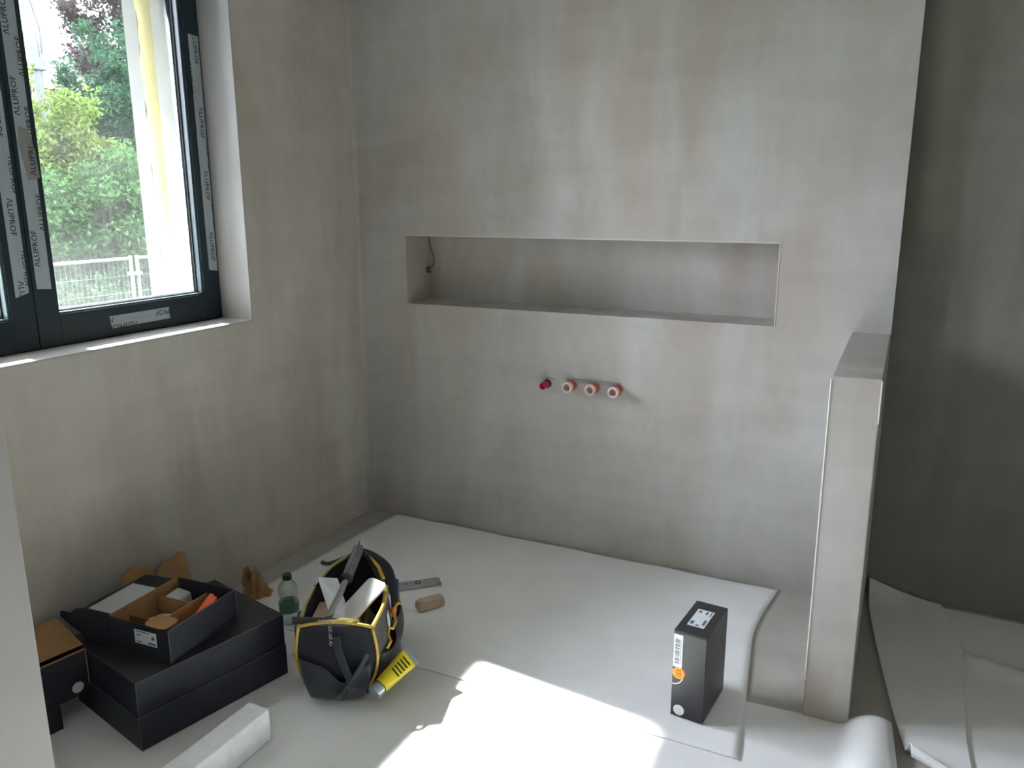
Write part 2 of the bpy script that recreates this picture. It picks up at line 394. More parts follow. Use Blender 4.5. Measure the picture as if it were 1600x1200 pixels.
for a in ((FX-.085, FX, VY0, VY0+.09, VZ0, WZ1), (FX-.085, FX, VY1-.09, VY1, VZ0, WZ1), (FX-.085, FX, VY0, VY1, VZ0, VZ0+.10), (FX-.085, FX, VY0, VY1, WZ1-.10, WZ1), (FX-.085, FX, -3.54, -3.38, VZ0, WZ1)): m.box(*a)
m.build('frame', 'frame_anthracite', w2)
MB().box(FX-.042, FX-.038, VY0+.05, -3.48, VZ0+.05, WZ1-.05).build('pane', 'dusty_glass', w2)
MB().box(FX-.042, FX-.038, -3.44, VY1-.05, VZ0+.05, WZ1-.05).build('pane', 'dusty_glass', w2)
XT = FX + .0008
def strip(y0, y1, z0, z1, cuts=(0, 0, 0, 0)):
    pts = [(XT, y0+cuts[0], z0), (XT, y1, z0+cuts[1]), (XT, y1, z1), (XT, y0, z1+cuts[3])]
    return MB().poly_prism(pts, (-1, 0, 0), .0007).build('tape_strip', 'tape', wn)
XI = XT + .0004
def rows(st, y0, y1, z0, z1, main, second, upward, fine=()):
    clip = [((XI, y0, 0), (0, -1, 0)), ((XI, y1, 0), (0, 1, 0)), ((XI, 0, z0), (0, 0, -1)), ((XI, 0, z1), (0, 0, 1))]
    ux, uy = ((0, 0, 1), (0, -1, 0)) if upward else ((0, 0, -1), (0, 1, 0))
    t = []
    for (y, z) in main: t.append(text_bm('\u039bLUPROF', .0245, (XI, y, z), ux, uy, clip, .0003))
    for (y, z) in second: t.append(text_bm('\u039bLUPROF', .0245, (XI, y, z), ux, uy, clip, .0003))
    lettering(st, t)
    f = [text_bm('www.aluprof.eu  aluminium', .0072, (XI, y, z), ux, uy, clip) for (y, z) in fine]
    if f: lettering(st, f, 'fine_print', 'fine_print')
# strip on the right sash by the meeting line (reads upward)
a = strip(-1.449, -1.401, 1.225, 2.33, (0, -.004, 0, 0))
rows(a, -1.449, -1.401, 1.225, 2.33, [(-1.428, z) for z in (1.292, 1.738, 1.962, 2.18)], [(-1.396, z) for z in (1.40, 1.655, 1.85)], True, [(-1.416, 1.44), (-1.416, 1.62), (-1.416, 1.87)])
tr_ = MB().poly_prism([(XT+.0006, -1.447, 1.66), (XT+.0006, -1.43, 1.55), (XT+.0006, -1.392, 1.56), (XT+.0006, -1.396, 1.64), (XT+.0006, -1.412, 1.70), (XT+.0006, -1.44, 1.71)], (-1, 0, 0), .0005).build('torn_tape', 'tape_torn', wn)
lettering(tr_, [text_bm('\u039bLUPR(', .0245, (XI+.0008, -1.402, 1.566), (0, 0, 1), (0, -1, 0), [((0, 0, 1.655), (0, 0, 1))], .0003)])
# strip on the left sash (reads downward)
a = strip(-1.522, -1.476, 1.205, 2.33, (.003, .012, 0, 0))
rows(a, -1.522, -1.476, 1.205, 2.33, [(-1.506, z) for z in (1.255, 1.50, 1.785, 2.05)], [(-1.484, z) for z in (1.345, 1.62, 1.91)], False, [(-1.496, 1.38), (-1.496, 1.66), (-1.496, 1.92)])
# strip on the right stile (reads downward)
a = strip(-.756, -.710, 1.228, 2.072, (.004, -.006, 0, .004))
rows(a, -.756, -.710, 1.228, 2.072, [(-.736, z) for z in (2.085, 1.826, 1.60, 1.372)], [(-.769, z) for z in (1.98, 1.32)] + [(-.714, z) for z in (1.70, 1.49)], False, [(-.745, 1.92), (-.745, 1.69), (-.738, 1.47)])
# short strip on the bottom rail (upside down)
a = strip(-1.209, -.958, 1.066, 1.110, (.006, .003, 0, -.002))
clip = [((XI, -1.209, 0), (0, -1, 0)), ((XI, -.958, 0), (0, 1, 0)), ((XI, 0, 1.066), (0, 0, -1)), ((XI, 0, 1.110), (0, 0, 1))]
lettering(a, [text_bm('\u039bLUPROF', .0245, (XI, y, z), (0, -1, 0), (0, 0, -1), clip, .0003) for y, z in ((-.908, 1.103), (-1.192, 1.103), (-1.10, 1.078))])
lettering(a, [text_bm('www.aluprof.eu  aluminium', .0072, (XI, -1.04, 1.094), (0, -1, 0), (0, 0, -1), clip)], 'fine_print', 'fine_print')

# ------------------------------------------------------------------ outdoors
GZ = -1.15
gr = tag(MB().box(-60, -TW-.02, -30, 50, GZ-.2, GZ).build('lawn', 'grass'), 'green grassy ground outside below the window', 'ground'); gr['kind'] = 'structure'
def tree(name, label, base, h, crown, n, leaf, lm, trunk_r=.07, kind_shape=1.0):
    t = thing(name, label, 'tree' if h > 3.2 else 'shrub', base, 'greenery beyond the window')
    bx, by, bz = base
    m = MB(); top = (bx, by, bz+h*.8)
    m.tube([(bx, by, bz), (bx+.05, by-.03, bz+h*.4), top], [trunk_r, trunk_r*.7, trunk_r*.25], 7)
    for k in range(9):
        z = bz+h*(.25+.06*k); a = k*2.4; r = crown[0]*.7
        m.tube([(bx, by, z), (bx+math.cos(a)*r*.5, by+math.sin(a)*r*.5, z+.25), (bx+math.cos(a)*r, by+math.sin(a)*r, z+.7)], [trunk_r*.4, trunk_r*.25, .008], 5)
    m.build('trunk', 'bark', t)
    # clumps of leaves spread over the crown ellipsoid
    nc = max(60, n//170); cz = bz + h - crown[1]
    u = rng.normal(size=(nc, 3)); u /= np.linalg.norm(u, axis=1)[:, None]
    rad = (.22 + .78*rng.random(nc)**.55)[:, None]
    cc = u*rad*np.array([crown[0], crown[0], crown[1]]) + np.array([bx, by, cz])
    cs = .16 + .16*rng.random(nc)
    i = rng.integers(0, nc, n); d = rng.normal(size=(n, 3)); d /= np.linalg.norm(d, axis=1)[:, None]
    P = cc[i] + d*(rng.random(n)**.45*cs[i])[:, None]
    P[:, 2] = np.maximum(P[:, 2], GZ+.03)
    ax = rng.normal(size=(n, 3)); ax /= np.linalg.norm(ax, axis=1)[:, None]
    nn = d*.6 + rng.normal(size=(n, 3))*.5 + np.array([0, 0, .5]); b2 = np.cross(ax, nn); b2 /= np.linalg.norm(b2, axis=1)[:, None]
    s = leaf*(.6+.7*rng.random(n))[:, None]
    V = np.stack([P-ax*s, P+b2*s*.42-ax*s*.1, P+ax*s, P-b2*s*.42-ax*s*.1], 1).reshape(-1, 3)
    F = np.arange(4*n).reshape(n, 4)
    me = bpy.data.meshes.new('foliage'); me.from_pydata(V.tolist(), [], F.tolist()); me.materials.append(MATS[lm])
    o = bpy.data.objects.new('foliage', me); C.objects.link(o); o.parent = t; o.matrix_parent_inverse = pinv(t); o['kind'] = 'stuff'
    return t
tree('leafy_tree', 'bushy mid-green tree rising highest in the middle of the window view', (-9.6, 6.50, GZ), 5.35, (.95, 2.2), 30000, .045, 'leaf_dark')
tree('leafy_shrub', 'pale yellow-green shrub at the left of the window view', (-9.0, 5.0, GZ), 4.55, (.85, 2.0), 26000, .045, 'leaf_light')
tree('leafy_shrub', 'mid-green shrub in the middle, just behind the fence joint', (-7.8, 4.75, GZ), 3.35, (1.35, 1.6), 34000, .042, 'leaf_mid')
tree('leafy_shrub', 'mid-green shrub at the right of the window view, against the plastered edge', (-8.3, 6.6, GZ), 4.1, (1.1, 1.9), 26000, .045, 'leaf_mid')
tree('plum_tree', 'purplish-brown leafed tree at the top right of the window view', (-12, 8.95, GZ), 8.0, (1.15, 1.75), 24000, .05, 'leaf_plum', .1)
tree('leafy_tree', 'dark green tree behind the other bushes', (-11.8, 7.3, GZ), 4.55, (2.2, 2.2), 34000, .055, 'leaf_dark')
tree('leafy_shrub', 'dark green shrub at the far left beyond the other window sash', (-8.6, 2.4, GZ), 3.9, (1.4, 1.8), 24000, .05, 'leaf_mid')
tree('leafy_tree', 'tall mid-green tree outside, level with the left window sash', (-10.2, .3, GZ), 5.0, (1.5, 2.2), 22000, .06, 'leaf_mid')
tree('leafy_shrub', 'pale green shrub outside, opposite the wall end by the window', (-9.2, -2.0, GZ), 4.0, (1.4, 1.8), 18000, .06, 'leaf_light')
tree('leafy_tree', 'dark green tree outside, opposite the added rear door', (-10.0, -4.6, GZ), 5.2, (1.7, 2.3), 20000, .065, 'leaf_dark')
# mobile site fence
def fence_panel(y0, y1, x, label):
    t = thing('site_fence', label, 'fence', (x, (y0+y1)/2, GZ), 'site fence panels'); zt = .812
    for y in (y0, y1): MB().tube([(x, y, GZ), (x, y, zt+.02)], .021, 10).build('post', 'galvanised', t)
    MB().tube([(x, y0, zt-.01), (x, y1, zt-.01)], .019, 10).build('top_rail', 'galvanised', t)
    MB().tube([(x, y0, GZ+.18), (x, y1, GZ+.18)], .019, 10).build('bottom_rail', 'galvanised', t)
    m = MB(); k = int((y1-y0)/.06)
    for i in range(1, k): yy = y0+(y1-y0)*i/k; m.tube([(x, yy, GZ+.18), (x, yy, zt-.01)], .0014, 4, False)
    for i in range(1, 9): zz = GZ+.18+(zt-GZ-.19)*i/9; m.tube([(x, y0, zz), (x, y1, zz)], .0014, 4, False)
    w = m.build('wire_mesh', 'galvanised', t); w['kind'] = 'stuff'
    MB().box(x-.12, x+.12, y0-.35, y0+.35, GZ, GZ+.13).build('concrete_foot', 'render_outer', t, bevel=.02)
fence_panel(.20, 3.64, -6, 'galvanised mesh fence panel left of the clamped joint outside the window')
fence_panel(3.73, 7.17, -6, 'galvanised mesh fence panel right of the clamped joint outside the window')
fence_panel(-3.33, .11, -6, 'galvanised mesh fence panel in front of the left window sash')
cl = MB().box(-6.035, -5.965, 3.60, 3.77, .60, .64).build('fence_clamp', 'galvanised', bevel=.008); tag(cl, 'galvanised clamp joining the two fence panel posts', 'clamp')
# far house
hs = thing('house', 'distant house with a grey tiled hip roof behind the trees', 'building', (-22, 13.2, GZ))
MB().box(-25, -19.6, 9.6, 17.0, GZ, 4.4).build('wall', 'house_wall', hs)
m = MB(); a = [(-25.4, 9.2, 4.4), (-19.2, 9.2, 4.4), (-19.2, 17.6, 4.4), (-25.4, 17.6, 4.4)]; b = [(-22.2, 11.6, 6.35), (-22.0, 11.6, 6.35), (-22.0, 14.4, 6.35), (-22.2, 14.4, 6.35)]
m.hexa(a, b).build('roof', 'roof_tile', hs)
for y in (10.6, 12.8, 15.0): w = MB().box(-19.62, -19.57, y, y+1, 1.6, 2.9).build('window', 'gasket', hs)
# steel mast
ms = thing('steel_mast', 'grey tapering steel mast with a slanted strut, upper left of the window view', 'mast', (-12, 6.97, GZ))
m = MB(); m.tube([(-12, 6.97, GZ), (-12, 6.97, 4.15), (-12, 6.93, 4.55), (-12, 6.90, 5.9)], [.11, .10, .055, .035], 10); m.build('mast_tube', 'mast_grey', ms)
m = MB(); m.tube([(-12, 6.90, 5.2), (-11.98, 7.03, 4.80), (-11.98, 7.13, 4.40), (-11.98, 7.12, 4.0)], .022, 8); m.build('strut', 'mast_grey', ms)
MB().box(-12.13, -11.87, 6.86, 7.10, 3.70, 3.92).build('bracket', 'mast_grey', ms, bevel=.02)

# ------------------------------------------------------------------ wall fittings
def fitting(x, z, label):
    t = thing('pipe_plug', label, 'pipe plug', (x, 0, z), 'orange and white pipe plugs')
    M = TR(x, 0, z) @ Matrix.Rotation(math.pi/2, 4, 'X')          # local z -> -y
    MB().lathe([(.019, -.004), (.0228, 0), (.0228, .026), (.0205, .030), (.019, .034)], M, 24).build('socket', 'orange_plastic', t, smooth=False)
    MB().lathe([(.0175, .030), (.0200, .034), (.0215, .040), (.0215, .060), (.0206, .062), (.0160, .062), (.0152, .058), (.0145, .036)], M, 28, False, True).build('cap', 'cap_white', t, smooth=False)
    MB().lathe([(.0147, .036), (.0147, .0385)], M, 20).build('cap_floor', 'cap_inside', t)
    MB().lathe([(.0255, -.002), (.0255, .002)], M, 24).build('collar', 'zinc', t)
fitting(1.056, .735, 'orange and white pipe plug on the back wall, nearest the red plug')
fitting(1.156, .734, 'orange and white pipe plug on the back wall, middle of the three')
fitting(1.254, .734, 'orange and white pipe plug on the back wall, farthest from the red plug')
rp = thing('red_plug', 'slim red pipe plug with black collar sticking out of the wall', 'pipe plug', (.947, 0, .730))
M = TR(.947, 0, .730) @ Matrix.Rotation(math.pi/2, 4, 'X')
MB().lathe([(.013, .012), (.0135, .014), (.0125, .034), (.0155, .036), (.0155, .055), (.0145, .057), (.0105, .057), (.0095, .044)], M, 20).build('plug_body', 'red_plastic', rp)
MB().lathe([(.0165, -.002), (.0175, .002), (.0175, .012), (.014, .014)], M, 20).build('collar', 'rubber_black', rp)
m = MB(); m.tube([(.945, -.003, .748), (.95, -.006, .756), (.965, -.006, .754), (.975, -.003, .75)], .0018, 6); m.build('wire_clip', 'zinc', rp)
rl = thing('mounting_rail', 'flat galvanised rail behind the three pipe plugs', 'rail', (1.155, 0, .75))
MB().box(1.062, 1.262, -.008, 0, .748, .763).build('rail_bar', 'zinc', rl, bevel=.0015)
for x in (1.105, 1.205): MB().lathe([(.006, 0), (.006, .003), (.003, .005)], TR(x, -.008, .7555) @ Matrix.Rotation(math.pi/2, 4, 'X'), 10).build('screw', 'steel', rl)
MB().box(1.028, 1.060, -.006, 0, .752, .760).build('rail_tongue', 'zinc', rl, bevel=.001)
cb = thing('niche_cable', 'dark cable end coiled at the left end of the niche', 'cable', (NX0, .17, 1.17))
m = MB(); m.tube([(NX0+.004, .185, 1.318), (NX0+.006, .188, 1.29), (NX0+.012, .193, 1.26), (NX0+.026, .192, 1.225), (NX0+.026, .190, 1.195), (NX0+.016, .185, 1.18)], .0022, 6); m.build('cable_wire', 'cable_grey', cb, smooth=True)
m = MB()
for k in range(3): m.tube([(NX0+.007+.005*k, .168+.013*math.cos(a), 1.170+.013*math.sin(a)) for a in [2*math.pi*j/14+.5 for j in range(13)]], .0024, 6)
m.build('cable_coil', 'cable_grey', cb, smooth=True)

# ------------------------------------------------------------------ protective sheets
def interp(pts, t):
    n = len(pts)-1; f = min(max(t, 0), .99999)*n; i = int(f); f -= i
    p0, p1, p2, p3 = (Vector(pts[max(i-1, 0)]), Vector(pts[i]), Vector(pts[i+1]), Vector(pts[min(i+2, n)]))
    return .5*((2*p1)+(p2-p0)*f+(2*p0-5*p1+4*p2-p3)*f*f+(3*p1-p0-3*p2+p3)*f**3)
def sheet(left, right, z, wave, label, nu=70, nv=60, bend=None, m='felt', name='protective_sheet'):
    """ruled between two edge curves running front to back; left/right = lists of 3D points"""
    def fn(u, v):
        p = interp(left, v).lerp(interp(right, v), u)
        p.z += z + wave*(math.sin(p.x*9+p.y*5)*math.sin(p.y*8-p.x*3)+1)*.5
        if bend: p = bend(p, u, v)
        return p
    o = MB().grid(fn, nu, nv).build(name, m, smooth=True)
    bm = bmesh.new(); bm.from_mesh(o.data)
    r = bmesh.ops.solidify(bm, geom=list(bm.faces), thickness=.0022)
    bmesh.ops.recalc_face_normals(bm, faces=bm.faces); bm.to_mesh(o.data); bm.free()
    return tag(o, label, 'protective sheet', 'white felt floor sheets')
def ripple(p, u, v):
    if v > .9: p.y += .002*math.sin(p.x*14)+.0015*math.sin(p.x*31)
    return p
sheet([(.09, -1.07, 0), (.105, -.9, 0), (.118, -.70, 0), (.135, -.35, 0), (.160, -.008, 0)],
      [(1.985, -1.073, 0), (1.960, -.86, 0), (1.930, -.62, 0), (1.905, -.34, 0), (1.935, -.022, 0)], .0075, .0015,
      'white felt sheet spread along the back wall under the tool bag', bend=ripple)
def hump(p, u, v):
    if p.x > 2.22:
        k = (p.x-2.22)/.14; p.z += .045*math.sin(min(k, 1)*math.pi*.80)*(1 if p.y < -.5 else 0)
    return p
sheet([(.03, -2.33, 0), (.04, -1.9, 0), (.05, -1.5, 0), (.06, -.93, 0)],
      [(2.45, -2.6, 0), (2.42, -1.6, 0), (2.372, -1.0, 0), (2.350, -.765, 0)], .0030, .002,
      'white felt sheet in front, lit by the sun patch', nu=110, bend=hump)
def climb(p, u, v):
    if v > .86:
        k = (v-.86)/.14; p.z += .055*k*k*(1-u)**1.5
    if v < .10:
        k = (.10-v)/.10; p.z += .05*math.sin(k*math.pi*.85)*(1-u*.75)
    return p
sheet([(2.400, -.90, 0), (2.370, -.76, 0), (2.333, -.547, 0), (2.292, -.285, 0), (2.262, -.05, 0), (2.250, .118, 0)],
      [(2.56, -.96, 0), (2.548, -.80, 0), (2.546, -.62, 0), (2.556, -.284, 0), (2.540, -.08, 0), (2.500, .118, 0)], .010, .004,
      'felt strip with a curled front end behind the half wall', nu=40, nv=70, bend=climb)
def fold(p, u, v):
    d = abs((p.y+.255) + .35*(p.x-2.60)); 
    if p.x > 2.56 and d < .05: p.z += .022*(1-d/.05)
    return p
sheet([(2.47, -1.6, 0), (2.49, -.9, 0), (2.50, -.4, 0), (2.47, .105, 0)], [(3.26, -1.6, 0), (3.26, -.9, 0), (3.26, -.4, 0), (3.26, .09, 0)], .0035, .003,
      'creased felt sheet in the shower recess at the right edge', bend=fold)

# ------------------------------------------------------------------ small black box
A = math.atan2(.200, .022) - math.pi/2
M = TR(1.763, -.964, .013) @ RZ(math.radians(-1.5) + A*.6)
Wb, Lb, Hb = .097, .200, .274
sb = thing('carton_box', 'upright black carton with an orange round sticker standing on the felt', 'box', (1.815, -.864, .013))
MB(M).box(0, Wb, 0, Lb, 0, Hb).build('box_body', 'box_black_gloss', sb, bevel=.0012)
MB(M).box(.002, Wb-.002, -.0008, 0, Hb-.007, Hb-.003).build('lid_slot', 'gasket', sb)
l = MB(M).box(.022, .072, .045, .150, Hb+.0002, Hb+.0010).build('address_label', 'label_white', sb)
m = MB(M)
for (x0, x1, y0, y1) in ((.026, .036, .055, .075), (.044, .054, .050, .058), (.060, .068, .060, .092), (.028, .038, .130, .142), (.050, .057, .126, .144), (.064, .068, .118, .146)): m.box(x0, x1, y0, y1, Hb+.0010, Hb+.0013)
m.build('label_print', 'label_ink', l)['kind'] = 'stuff'
l = MB(M).box(.0015, .028, -.0010, -.0002, .158, .262).build('barcode_label', 'label_white', sb)
m = MB(M); z = .170
while z < .250:
    h = random.choice((.0012, .002, .003)); m.box(.006, .019, -.0013, -.0010, z, z+h); z += h+random.choice((.0012, .002, .0032))
m.box(.0215, .0225, -.0013, -.0010, .172, .248); m.build('barcode_print', 'label_ink', l)['kind'] = 'stuff'
l = MB(M).lathe([(.0185, .0002), (.0185, .0012)], TR(.0195, 0, .140) @ Matrix.Rotation(math.pi/2, 4, 'X'), 32).build('orange_sticker', 'orange_sticker', sb)
m = MB(M)
for (x0, x1, z0, z1) in ((.014, .016, .130, .150), (.024, .026, .130, .150), (.014, .026, .148, .150), (.014, .026, .139, .141), (.014, .026, .130, .132)): m.box(x0, x1, -.0016, -.0012, z0, z1)
m.build('sticker_print', 'orange_ink', l)
m = MB(M)
arc = lambda r: [(.001+r*math.cos(a), r*math.sin(a)) for a in [-math.pi/2+math.pi/2*j/12 for j in range(13)]]
o1, o2 = arc(.0335), arc(.0305)
m.poly_prism([(x, -.0002, .134+z) for x, z in o1]+[(x, -.0002, .134+z) for x, z in o2[::-1]], (0, -1, 0), .0006)
m.build('grey_arc', 'label_white', sb)
MB(M).lathe([(.0165, .0002), (.0165, .0010)], TR(.0245, 0, .021) @ Matrix.Rotation(math.pi/2, 4, 'X'), 32).build('round_sticker', 'label_white', sb)

# ------------------------------------------------------------------ stacked black boxes
ang = math.radians(77.5) - math.pi/2
def flatbox(name, label, M, w, l, h, loc, tuck=True):
    t = thing(name, label, 'box', loc)
    MB(M).box(-w, 0, 0, l, 0, h).build('box_body', 'box_black', t, bevel=.0012)
    m = MB(M); e = .0011
    m.box(-e, e*.6, -e*.6, l, h-e, h+e*.5); m.box(-w, 0, -e*.6, e, h-e, h+e*.5); m.box(-e, e*.6, -e*.6, e, 0, h)
    m.build('worn_edge', 'box_edge', t)
    return t
ZB = .0055
M1 = TR(.489, -1.752, ZB) @ RZ(ang)
t = flatbox('carton_box', 'flat black carton at the bottom of the stack', M1, .385, .485, .103, (.37, -1.49, ZB))
M2 = TR(.487, -1.748, ZB+.104) @ RZ(ang)
t = flatbox('carton_box', 'flat black carton, second in the stack under the open box', M2, .385, .480, .103, (.37, -1.49, ZB+.104))
MB(M2).box(-.384, -.001, .0, .479, .1032, .1038).build('lid_top', 'box_black_gloss', t)
# open box on the stack
ZU = ZB+.209
M3 = TR(.500, -1.637, ZU) @ RZ(math.radians(3.5))
ub = thing('open_carton', 'open black carton with cardboard dividers on top of the stack', 'box', (.39, -1.50, ZU))
w, l, h, tk = .232, .272, .100, .004
MB(M3).box(-w, 0, 0, l, 0, .004).build('box_bottom', 'kraft_dark', ub)
for a in ((-tk, 0, 0, l), (-w, 0, 0, tk), (-w, 0, l-tk, l), (-w, -w+tk, 0, l)): MB(M3).box(*a, 0, h).build('box_side', 'box_black', ub)
MB(M3).box(-.0005, .0009, -.0009, l, h-.001, h+.0008).build('worn_edge', 'box_edge', ub)
MB(M3).box(-.0005, .0012, -.0012, .0012, 0, h).build('worn_edge', 'box_edge', ub)
MB(M3).box(-.0005, .0012, l-.0005, l+.0012, 0, h).build('worn_edge', 'box_edge', ub)
for (x0, x1, y0, y1, z1, mm) in ((-tk-.0035, -tk-.0005, tk, l-tk, h-.006, 'kraft'), (-w+tk, -w+tk+.004, tk, l-tk, h+.003, 'kraft'), (-.072, -.0685, .04, l-.045, h-.004, 'kraft'),
                             (-w+.009, -.073, .178, .1815, h-.018, 'kraft'), (-w+.009, -.135, .070, .0735, h-.030, 'kraft_dark')):
    MB(M3).box(x0, x1, y0, y1, .004, z1).build('divider', mm, ub)
def rr(x0, x1, y0, y1, r, n=5):
    out = []
    for cx, cy, a0 in ((x1-r, y1-r, 0), (x0+r, y1-r, 90), (x0+r, y0+r, 180), (x1-r, y0+r, 270)):
        for k in range(n+1): a = math.radians(a0+90*k/n); out.append((cx+r*math.cos(a), cy+r*math.sin(a)))
    return out
# rounded kraft tab folded over the near corner
MB(M3).poly_prism([(x, y, h+.003) for x, y in rr(-.092, -.010, -.003, .060, .020)], (0, 0, 1), .003).build('tuck_tab', 'kraft', ub)
sl = MB(M3).hexa([(-.128, -.0002, .040), (-.046, -.0002, .040), (-.046, -.0010, .040), (-.128, -.0010, .040)], [(-.128, -.0002, .083), (-.046, -.0002, .083), (-.046, -.0010, .083), (-.128, -.0010, .083)]).build('shipping_label', 'label_white', ub)
m = MB(M3)
for (x0, x1, z0, z1) in ((-.122, -.070, .077, .080), (-.120, -.114, .065, .070), (-.111, -.105, .065, .070), (-.122, -.105, .044, .048), (-.064, -.053, .061, .071), (-.078, -.050, .044, .050)): m.box(x0, x1, -.0013, -.0010, z0, z1)
m.build('label_print', 'label_ink', sl)['kind'] = 'stuff'
# lid opened out to the far left, with a standing side wing
MB(M3).hexa([(-w-.135, .004, h-.022), (-w, .004, h-.012), (-w, l, h-.012), (-w-.135, l, h-.022)], [(-w-.135, .004, h-.018), (-w, .004, h-.008), (-w, l, h-.008), (-w-.135, l, h-.018)]).build('lid', 'box_black', ub)
pts = [(-w+.002, .002, .002), (-w+.002, .002, h), (-w-.06, .002, h+.004), (-w-.10, .002, h+.005), (-w-.125, .002, h-.002), (-w-.150, .002, h-.020), (-w-.190, .002, h-.022), (-w-.192, .002, h-.040), (-w-.150, .002, h-.062), (-w-.115, .002, h-.075), (-w-.10, .002, .002)]
MB(M3).poly_prism(pts, (0, -1, 0), .004).build('side_wing', 'box_black', ub)
# things inside the open box
def loose(name, label, cat, M, fn, m, group=None, bevel=0, solid=0):
    mb = MB(M); fn(mb); o = mb.build(name, m, bevel=bevel, solid=solid); return tag(o, label, cat, group)
loose('instruction_leaflet', 'white leaflet lying on the opened lid of the carton', 'leaflet', M3 @ TR(-w-.058, .105, h-.010) @ RZ(.03), lambda b: b.box(-.045, .048, -.080, .090, 0, .004), 'paper', bevel=.001)
loose('paper_bag', 'crumpled white paper in the middle compartment of the open carton', 'paper', M3 @ TR(-.145, .125, .004), lambda b: b.hexa([(-.06, -.045, 0), (.06, -.045, 0), (.06, .045, 0), (-.06, .045, 0)], [(-.05, -.04, .045), (.05, -.04, .058), (.055, .04, .048), (-.05, .04, .03)]), 'paper', bevel=.006)
loose('paper_bag', 'small white packet in the end compartment of the open carton', 'paper', M3 @ TR(-.185, .224, .004), lambda b: b.hexa([(-.030, -.035, 0), (.030, -.035, 0), (.03, .035, 0), (-.03, .035, 0)], [(-.025, -.03, .070), (.025, -.03, .062), (.025, .03, .066), (-.028, .03, .072)]), 'paper', bevel=.005)
loose('hardware_bag', 'clear-grey bag of screws in the end compartment of the open carton', 'bag', M3 @ TR(-.11, .224, .004), lambda b: b.hexa([(-.033, -.03, 0), (.033, -.03, 0), (.033, .035, 0), (-.033, .035, 0)], [(-.025, -.02, .055), (.025, -.025, .060), (.025, .03, .05), (-.025, .03, .055)]), 'mess_grey', bevel=.008)
for k in range(2):
    loose('orange_strip', ('bright orange plastic strip in the open carton, nearer its black side', 'bright orange plastic strip in the open carton, nearer the cardboard divider')[k], 'strip',
          M3 @ TR(-.022-.020*k, .08+.01*k, .030), lambda b: b.hexa([(-.008, 0, 0), (.008, 0, 0), (.008, .13, .064), (-.008, .13, .064)], [(-.008, 0, .004), (.008, 0, .004), (.008, .13, .072), (-.008, .13, .072)]), 'orange_strip', 'orange strips in the open carton')
# open box at the left edge
MLb = TR(.200, -1.780, ZB) @ RZ(math.radians(-10))
lb = thing('open_carton', 'black carton with a kraft inner flap at the left edge, half hidden by the wall', 'box', (.13, -1.80, ZB))
Hl = .215
MB(MLb).box(-.17, 0, -.20, 0, 0, .003).build('box_bottom', 'kraft_dark', lb)
for a in ((-.003, 0, -.20, 0), (-.17, 0, -.003, 0), (-.17, -.167, -.20, 0), (-.17, 0, -.20, -.197)): MB(MLb).box(a[0], a[1], a[2], a[3], 0, .15).build('box_side', 'box_black', lb)
# wider sleeve around the upper half
for a in ((.001, .004, -.20, .085), (-.17, .004, .082, .085), (-.17, -.167, -.20, .085)): MB(MLb).box(a[0], a[1], a[2], a[3], .080, Hl).build('sleeve_side', 'box_black', lb)
MB(MLb).box(-.0035, .0005, -.197, .080, .150, Hl-.002).build('liner', 'kraft_dark', lb)
MB(MLb).box(-.002, .0050, -.20, .085, Hl-.001, Hl+.0014).build('worn_edge', 'kraft', lb)
MB(MLb).box(.001, .0052, .0838, .0862, .10, Hl).build('worn_edge', 'kraft', lb)
MB(MLb).hexa([(-.16, -.195, Hl+.014), (-.008, -.195, Hl+.012), (-.004, .084, Hl+.012), (-.16, .084, Hl+.045)], [(-.16, -.195, Hl+.017), (-.008, -.195, Hl+.015), (-.004, .084, Hl+.015), (-.16, .084, Hl+.048)]).build('inner_flap', 'kraft', lb)
MB(MLb).lathe([(.0165, .0), (.0165, .001)], TR(.0043, .052, .108) @ Matrix.Rotation(math.pi/2, 4, 'Y'), 28).build('round_sticker', 'label_white', lb)
# cardboard piece leaning on the wall behind the stack
def outl(pts, x0, lean):
    return [(x0 - lean*(z), y, z) for y, z in pts]
round_tab = [(-1.335+.062*math.cos(a)-.045, .245+.062*math.sin(a)) for a in [math.pi*j/10 for j in range(11)]]
cp = MB().poly_prism(outl([(-1.46, .01), (-1.18, .01), (-1.175, .275), (-1.19, .285), (-1.255, .278), (-1.300, .260), (-1.312, .215)] + [(y, z) for y, z in round_tab], .125, .25), (1, 0, .25), .004).build('cardboard_piece', 'kraft')
tag(cp, 'brown cardboard piece with a rounded tab leaning on the wall behind the stack', 'cardboard')
# crumpled kraft paper by the wall
def crump(u, v):
    a = u*2*math.pi
    r = .050*(1-.42*v)*(1+.20*math.sin(3*a+v*3)+.14*math.sin(8*a-v*7)+.05*math.sin(13*a+v*17))
    return (.145 + r*math.cos(a)*.75, -.925 + r*math.sin(a)*1.05 - .035*v, .0115 + v*(.105+.022*math.sin(2*a+1.2)+.008*math.sin(9*a)))
kp = MB().grid(crump, 40, 14).build('kraft_paper', 'kraft', smooth=False); tag(kp, 'crumpled brown kraft paper standing by the window wall', 'paper')
bm = bmesh.new(); bm.from_mesh(kp.data); bmesh.ops.remove_doubles(bm, verts=bm.verts, dist=.0005); bmesh.ops.solidify(bm, geom=list(bm.faces), thickness=.0015); bmesh.ops.recalc_face_normals(bm, faces=bm.faces); bm.to_mesh(kp.data); bm.free()

